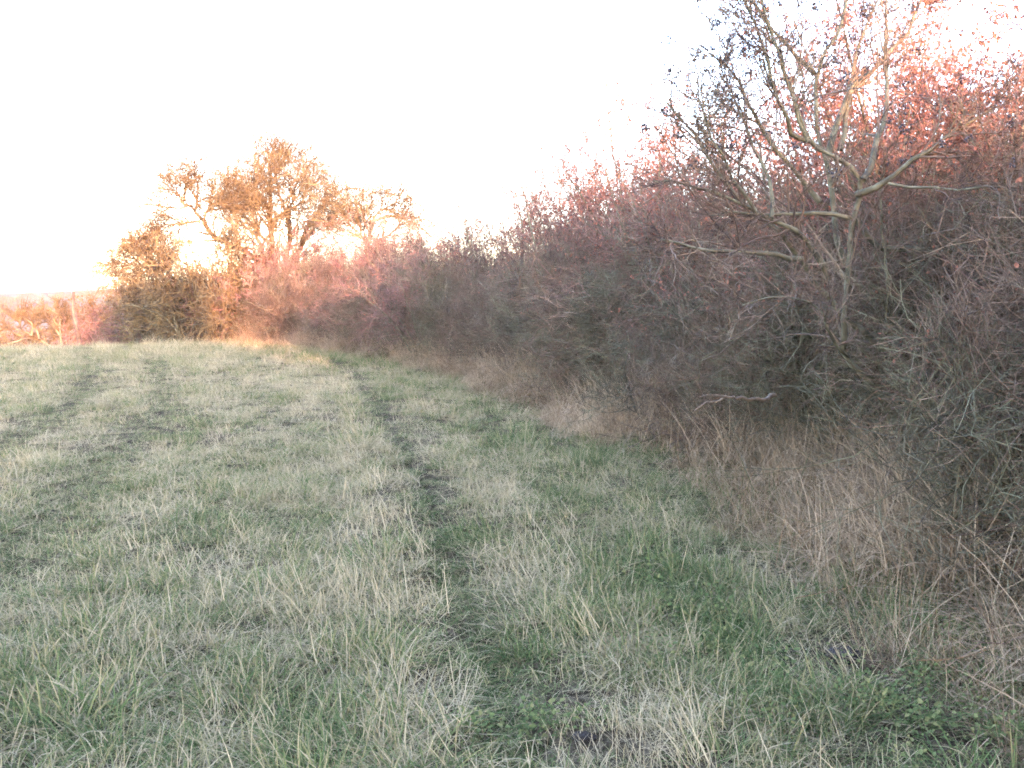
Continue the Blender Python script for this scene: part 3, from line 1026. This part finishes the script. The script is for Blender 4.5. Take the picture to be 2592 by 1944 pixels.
# ---------------------------------------------------------------- broken pale branch low in the hedge
acc = Acc()
rng = np.random.default_rng(16)
limb(acc, [(1960, 1000), (1930, 1012), (1880, 1008), (1838, 1003), (1812, 1022), (1785, 1020), (1755, 1035)], [6.9, 6.3, 6.1], 0.017, 0.004, 8, rng, 0.006, step=0.06)
limb(acc, [(1838, 1003), (1800, 1000), (1770, 1005)], [6.25, 6.0], 0.008, 0.003, 6, rng, 0.003, step=0.05)
M_PALE = bark_mat('bare broken wood', (0.07, 0.05, 0.035), (0.13, 0.095, 0.065), (0.19, 0.145, 0.10), 22)
mk('broken_branch', acc.mesh('broken branch', M_PALE), label='broken orange brown branch stub poking out low from the hedge', cat='branch')

# ---------------------------------------------------------------- far big tree and its neighbours
rng = np.random.default_rng(17)
c2 = lambda pts: crop_pts(500, 350, 2.765, pts)
c1 = lambda pts: crop_pts(0, 350, 2.765, pts)


def traced_tree(name, limbs, mt, mb, label, k1, k2, k3, l1, l2, l3, rt, seed, up=0.06, cat='tree', base=None):
    rng = np.random.default_rng(seed)
    acc = Acc()
    L = [limb(acc, p, d, a, b, 6, rng, 0.04, step=0.4) for p, d, a, b in limbs]
    root = bpy.data.objects.new(name, None)
    C.objects.link(root)
    tag(root, label, cat)
    tr = acc.mesh('trunk', mb)
    acc = Acc()
    P, R = pack(L, 12)
    ps, ds, t, rr = spawn(rng, P, R, k1, 0.15, 1, 0.7, 0.2)
    P1, R1, _ = grow(rng, ps, ds, l1 * rng.uniform(0.4, 1.2, len(t)) * (1.15 - 0.6 * t), np.clip(rr * 0.5, rt * 1.5, 0.05), rt * 1.2, 6, 0.17, up)
    tubes(acc, P1, R1, 4, rng.uniform(0, 1, len(t)))
    ps, ds, t, rr = spawn(rng, P1, R1, k2, 0.15, 1, 0.8, 0.2)
    P2, R2, _ = grow(rng, ps, ds, l2 * rng.uniform(0.4, 1.2, len(t)), rt * 1.4, rt, 4, 0.2, up)
    tubes(acc, P2, R2, 3, rng.uniform(0, 1, len(t)))
    ps, ds, t, rr = spawn(rng, P2, R2, k3, 0.15, 1, 0.8, 0.2)
    P3, R3, _ = grow(rng, ps, ds, l3 * rng.uniform(0.4, 1.2, len(t)), rt * 0.9, rt * 0.5, 2, 0.2, up)
    tubes(acc, P3, R3, 3, rng.uniform(0, 1, len(t)))
    mk('trunk', tr, root)
    mk('crown', acc.mesh('crown', mt), root)
    return root


BT = 41.0
traced_tree('field_tree', [
    (c2([(520, 1250), (520, 900), (515, 750), (510, 600), (505, 420), (520, 250), (500, 130)]), BT, 0.20, 0.03),
    (c2([(540, 1250), (610, 900), (640, 740), (640, 600), (600, 450), (550, 330), (540, 200)]), [BT, BT + 1], 0.15, 0.03),
    (c2([(640, 560), (670, 400), (700, 310), (760, 250)]), [BT + 1, BT], 0.08, 0.02),
    (c2([(560, 1000), (480, 880), (440, 760), (400, 600), (370, 450), (400, 330)]), [BT, BT - 1.5], 0.10, 0.02),
    (c2([(600, 1100), (700, 800), (760, 640), (830, 570), (850, 480), (920, 400), (1050, 350), (1190, 370)]), [BT, BT + 1, BT - 1], 0.13, 0.02),
    (c2([(700, 800), (820, 600), (860, 600), (930, 640), (1020, 700)]), [BT + 1, BT - 1], 0.08, 0.02),
    (c2([(900, 640), (930, 590), (970, 515), (1040, 540), (1080, 500)]), [BT, BT - 1], 0.06, 0.02),
    (c2([(520, 620), (600, 520), (700, 470), (760, 420), (770, 330)]), [BT, BT - 2], 0.07, 0.02),
    (c2([(510, 520), (450, 420), (330, 400), (250, 370)]), [BT, BT - 2], 0.07, 0.02),
    (c2([(510, 740), (400, 640), (330, 520), (260, 470)]), [BT, BT - 1], 0.07, 0.02),
    (c2([(505, 430), (450, 330), (420, 230), (430, 150)]), [BT, BT + 1], 0.05, 0.015),
    (c2([(520, 330), (570, 230), (600, 160)]), [BT, BT], 0.04, 0.015),
], M_TWIGO, M_GOLD, 'tall spreading bare tree in golden sunlight at the far end of the hedge', 26, 8, 5, 2.3, 1.3, 0.7, 0.0065, 171, 0.0)

traced_tree('leaning_tree', [
    (c1([(1880, 900), (1720, 790), (1600, 740), (1500, 690), (1420, 600), (1370, 500), (1330, 470), (1240, 490), (1180, 520), (1120, 480)]), [BT, BT - 2, BT - 3], 0.15, 0.02),
    (c1([(1370, 500), (1370, 420), (1390, 330), (1385, 280)]), BT - 2.5, 0.06, 0.015),
    (c1([(1420, 600), (1440, 500), (1480, 440), (1560, 440)]), BT - 2.5, 0.06, 0.015),
    (c1([(1400, 580), (1340, 590), (1260, 620), (1160, 590), (1080, 620)]), BT - 2.8, 0.06, 0.015),
    (c1([(1300, 480), (1250, 400), (1230, 350)]), BT - 2.5, 0.05, 0.015),
], M_TWIGO, M_GOLD, 'bare tree limb leaning left from the foot of the golden tree', 22, 8, 5, 1.9, 1.15, 0.6, 0.0065, 172, -0.02)

traced_tree('small_tree', [
    (c1([(1400, 1380), (1250, 1100), (1150, 980), (1050, 920), (980, 880), (930, 850), (920, 780), (905, 730)]), [BT - 1, BT - 3], 0.10, 0.015),
    (c1([(940, 870), (880, 880), (820, 910)]), BT - 3, 0.04, 0.012),
    (c1([(1150, 980), (1120, 880), (1100, 800)]), BT - 3, 0.05, 0.012),
    (c1([(1060, 930), (1030, 840), (1000, 780)]), BT - 3, 0.04, 0.012),
], M_TWIGO, M_STEM, 'small crooked dark tree standing out on the left of the sprawling thicket', 20, 8, 5, 1.5, 1.0, 0.5, 0.0065, 173, -0.02)

traced_tree('bare_tree', [
    (c2([(1180, 1000), (1205, 760), (1210, 680), (1215, 590), (1240, 545), (1310, 540), (1400, 525), (1480, 560)]), 36.0, 0.10, 0.02),
    (c2([(1210, 620), (1260, 520), (1290, 470), (1390, 465)]), 36.0, 0.06, 0.015),
    (c2([(1200, 760), (1130, 650), (1100, 540), (1130, 480)]), 36.5, 0.06, 0.015),
    (c2([(1200, 780), (1300, 680), (1400, 620), (1500, 560), (1550, 600)]), 36.5, 0.06, 0.015),
], M_TWIGO, M_STEM, 'small flat topped bare tree showing above the hedge right of the golden tree', 18, 8, 5, 2.1, 1.2, 0.6, 0.0058, 174, 0.0)

# sprawling thicket in front of the far tree, drooping branches
V_SCRUB = [shrub_meshes(240 + i, 3.2, 14, 9, 6, 5, 1.0, (M_TWIGO, M_TWIGR, M_TWIGO)[i], 0.008, (0, 200, 3000)[i], (M_LEAFY, M_LEAFR, M_LEAFY)[i], 0.07, droop=(0.13, 0.03, 0.03)[i]) for i in range(3)]
for k, (px, d, s, v) in enumerate([(415, 39, 1.25, 0), (480, 38, 1.3, 0), (550, 38.5, 1.35, 0), (600, 38, 1.1, 0), (370, 40, 1.05, 0), (640, 39, 1.1, 1)]):
    shrub('sprawling_shrub', V_SCRUB[v], (at(px, 800, d)[0], d), k * 1.7, (s * 0.9, s * 0.9, s * 1.25),
          ORD[k] + ' of the sunlit drooping olive shrubs under the golden tree', 'drooping shrubs under the golden tree')
for k, (px, d, s) in enumerate([(720, 38.5, 1.1), (790, 37.5, 1.15), (880, 36, 1.1), (960, 35, 1.15), (1040, 33, 1.05)]):
    shrub('sunlit_shrub', V_SCRUB[1], (at(px, 800, d)[0], d), k * 1.3, (s * .8, s * .8, s * 1.2),
          ORD[k] + ' from the golden tree of the pinkish shrubs behind the far hedge', 'pink shrubs behind the far hedge')

# beyond the crest
def below(px, d):
    x = at(px, 800, d)[0]
    return (x, d)


traced_tree('crooked_tree', [
    (crop_pts(0, 650, 4.424, [(620, 1100), (520, 980), (440, 920), (360, 890), (250, 920), (130, 950), (0, 990)]), 50, 0.09, 0.03),
    (crop_pts(0, 650, 4.424, [(400, 905), (330, 860), (200, 820), (60, 800), (-80, 820)]), 50, 0.06, 0.02),
    (crop_pts(0, 650, 4.424, [(440, 920), (440, 820), (380, 740), (300, 690), (200, 660), (60, 640), (-60, 560)]), 49.5, 0.06, 0.02),
    (crop_pts(0, 650, 4.424, [(350, 880), (350, 780), (400, 680), (380, 620)]), 49.5, 0.07, 0.02),
    (crop_pts(0, 650, 4.424, [(250, 830), (200, 740), (230, 660)]), 49.5, 0.06, 0.02),
], M_TWIGO, M_GOLD, 'low crooked tree with dark sprawling branches beyond the field edge', 14, 7, 4, 1.0, 0.5, 0.25, 0.010, 175)
traced_tree('young_tree', [
    (crop_pts(0, 650, 4.424, [(690, 1080), (685, 900), (660, 820), (600, 740), (540, 700), (470, 620)]), 49, 0.10, 0.02),
    (crop_pts(0, 650, 4.424, [(685, 880), (670, 760), (680, 640), (650, 560)]), 49, 0.07, 0.02),
    (crop_pts(0, 650, 4.424, [(690, 900), (740, 780), (780, 700)]), 49, 0.06, 0.02),
], M_TWIGO, M_GOLD, 'small orange lit tree between the crooked tree and the dead trunk', 16, 7, 4, 0.9, 0.45, 0.25, 0.010, 176)
acc = Acc()
rng = np.random.default_rng(18)
pole = crop_pts(0, 650, 4.424, [(905, 1040), (895, 950), (865, 840), (835, 720), (812, 620), (820, 540), (815, 470), (825, 395)])
limb(acc, pole, 46, 0.12, 0.05, 10, rng, 0.015, step=0.25)
limb(acc, [pole[4], (pole[4][0] - 6, pole[4][1] - 10)], 46, 0.05, 0.03, 6, rng, 0.0, step=0.1)
M_DEAD = bark_mat('dead pale wood', (0.025, 0.018, 0.014), (0.055, 0.04, 0.028), (0.12, 0.085, 0.06), 1.6)
mk('dead_snag', acc.mesh('dead trunk', M_DEAD), label='thin leaning dead tree trunk without branches beyond the field edge', cat='dead tree')

rng = np.random.default_rng(19)
cnt = [0, 0, 0]
lab = {0: ('yellow_bush', 'yellow olive bush in low sun beyond the crest of the field', 'yellow olive bushes beyond the crest'),
       1: ('red_bush', 'dense pinkish red bush beyond the crest beside the golden thicket', 'red twigged bushes beyond the crest'),
       2: ('leafy_bush', 'orange leaved bush in low sun in the dip beyond the field', 'orange leaved bushes in the dip')}
for px, d, s, v in sorted([(0, 55, 1.1, 2), (60, 60, 1.2, 0), (110, 57, 1.1, 2), (170, 62, 1.25, 0), (200, 52, 1.0, 0), (232, 56, 1.15, 2), (-60, 56, 1.2, 2),
                    (255, 47, 0.95, 1), (290, 46, 1.0, 1), (330, 46, 1.05, 1), (300, 54, 1.3, 2), (350, 52, 1.3, 2), (380, 48, 1.1, 0), (140, 70, 1.4, 0),
                    (40, 74, 1.5, 2), (250, 68, 1.5, 0), (90, 64, 1.3, 2), (-120, 60, 1.3, 0), (-30, 66, 1.4, 1), (400, 60, 1.6, 2), (190, 75, 1.5, 1),
                    (320, 62, 1.5, 0), (25, 51, 0.7, 0), (120, 51, 0.75, 1), (-90, 50, .8, 2)]):
    nm, lb, gp = lab[v]
    cnt[v] += 1
    lb = ORD[cnt[v] - 1] + ' from the left of the ' + gp
    shrub(nm, V_SCRUB[v], below(px, d), rng.uniform(0, 6.28), (s * 1.25, s * 1.25, s * (1.42 if d > 50 else 1.1)), lb, gp, 'bush')

# distant hedges and scrub of the valley and the hill
pts, scs = [], []
def band(az0, az1, r0, r1, n, s0, s1, w):
    t = rng.uniform(0, 1, n)
    az = az0 + (az1 - az0) * t
    r = r0 + (r1 - r0) * t + rng.normal(0, w, n)
    pts.append(np.stack([r * np.sin(az), r * np.cos(az)], 1))
    scs.append(rng.uniform(s0, s1, n))
band(-0.62, -0.1, 95, 110, 120, 1.0, 1.8, 12)
band(-0.62, -0.1, 170, 230, 160, 1.2, 2.2, 16)
band(-0.62, -0.1, 320, 290, 90, 0.9, 1.6, 5)
band(-0.62, -0.1, 380, 440, 110, 0.9, 1.6, 8)
band(-0.60, -0.1, 520, 540, 200, 0.35, 0.8, 10)
p = np.concatenate(pts); s = np.concatenate(scs)
n = len(p)
scatter('far_scrub', np.stack([p[:, 0], p[:, 1], gz(p[:, 0], p[:, 1])], 1), np.stack([0 * s, 0 * s, rng.uniform(0, 6.28, n)], 1),
        np.stack([s, s, s * 0.9], 1), rng.integers(0, 3, n), 0 * s, [V_SCRUB[0][1], V_SCRUB[1][1], V_SCRUB[2][2]],
        label='distant scrub and hedgerows across the valley and hillside', cat='scrub', kind='stuff')
g = (at(197, 740, 520)[0], 520)
shrub('hilltop_tree', V_SCRUB[0], g, 0.3, (1.6, 1.6, 2.0), 'lone rounded tree on the skyline of the far hill', cat='tree')

# ---------------------------------------------------------------- long dry stalks
rng = np.random.default_rng(20)
stalks = [(c5([(1240, 1500), (1080, 1310), (900, 1130), (760, 1040), (660, 985)]), [3.9, 4.3, 4.7], 'long straight dead stalk slanting across the tall dry grass'),
          (c5([(1345, 1040), (1400, 860), (1440, 760), (1480, 680)]), [4.9, 5.2], 'upright dead stalk in front of the tree stems'),
          (c5([(1540, 920), (1640, 960), (1760, 1060), (1880, 1190), (2040, 1370)]), [4.7, 4.2, 3.9], 'long bent dead stalk slanting down at the right edge'),
          (c5([(1900, 1520), (2000, 1300), (2114, 1220), (2230, 1200)]), [3.8, 4.0], 'pale arching stalk leaning out at the right edge of the hedge'),
          (crop_pts(1700, 1300, 2.48, [(780, 530), (960, 490), (1180, 450), (1330, 430)]), [3.9, 4.1], 'thin stalk lying almost level over the dry grass'),
          (crop_pts(1700, 1300, 2.48, [(1540, 920), (1930, 900), (2060, 800), (2220, 730)]), [3.2, 3.4], 'thick pale stalk with a sharp bend at the lower right')]
for p, d, lb in stalks:
    acc = Acc()
    limb(acc, p, d, 0.0022, 0.0010, 5, rng, 0.004, f=0.42, step=0.1)
    mk('dead_stalk', acc.mesh('dead stalk', M_DRY), label=lb, cat='stalk')

# clods of earth
for px, py, r_, lb in ((2140, 1672, 0.06, 'rounded dark clod of earth in the grass near the hedge'), (1478, 1880, 0.03, 'small brown clod of earth in the foreground grass')):
    g = gnd(px, py)
    th = np.linspace(0.02, pi - 0.02, 12)
    ph = np.arange(16) * 2 * pi / 16
    T, PH = np.meshgrid(th, ph, indexing='ij')
    rr = r_ * (1 + 0.45 * vnoise(T * 2, np.cos(PH) * 2 + np.sin(PH), 0.6, 71))
    vv = np.stack([g[0] + 1.5 * rr * np.sin(T) * np.cos(PH), g[1] + rr * np.sin(T) * np.sin(PH), terrain(np.array([g[0]]), np.array([g[1]]))[0] + 0.015 + 0.6 * rr * np.cos(T)], -1)
    idx = np.arange(12 * 16).reshape(12, 16)
    f = np.stack([idx[:-1], idx[1:], np.roll(idx, -1, 1)[1:], np.roll(idx, -1, 1)[:-1]], -1)
    acc = Acc(); acc.add(vv, f)
    mk('earth_clod', acc.mesh('earth clod', bark_mat('crumbly earth', (0.02, 0.014, 0.010), (0.04, 0.028, 0.02), (0.07, 0.05, 0.035), 20, 1.0)), label=lb, cat='clod')

# ---------------------------------------------------------------- evening haze
m, nt, out = nodes_mat('evening haze')
pv = nt.nodes.new('ShaderNodeVolumePrincipled')
pv.inputs['Color'].default_value = (0.9, 0.92, 0.95, 1)
pv.inputs['Density'].default_value = 0.0002
pv.inputs['Anisotropy'].default_value = 0.0
nt.links.new(pv.outputs[0], out.inputs['Volume'])
acc = Acc()
hx, z0, z1 = 3800.0, float(Z.min()) - 1.0, float(Z.max()) + 25
vv = np.array([[sx * hx, sy * hx, zz] for zz in (z0, z1) for sx, sy in ((-1, -1), (1, -1), (1, 1), (-1, 1))])
acc.add(vv, np.array([[3, 2, 1, 0], [4, 5, 6, 7], [0, 1, 5, 4], [1, 2, 6, 5], [2, 3, 7, 6], [3, 0, 4, 7]]))
mk('haze', acc.mesh('haze', m, False), label='thin pale evening haze hanging over the whole countryside', cat='haze', kind='stuff')
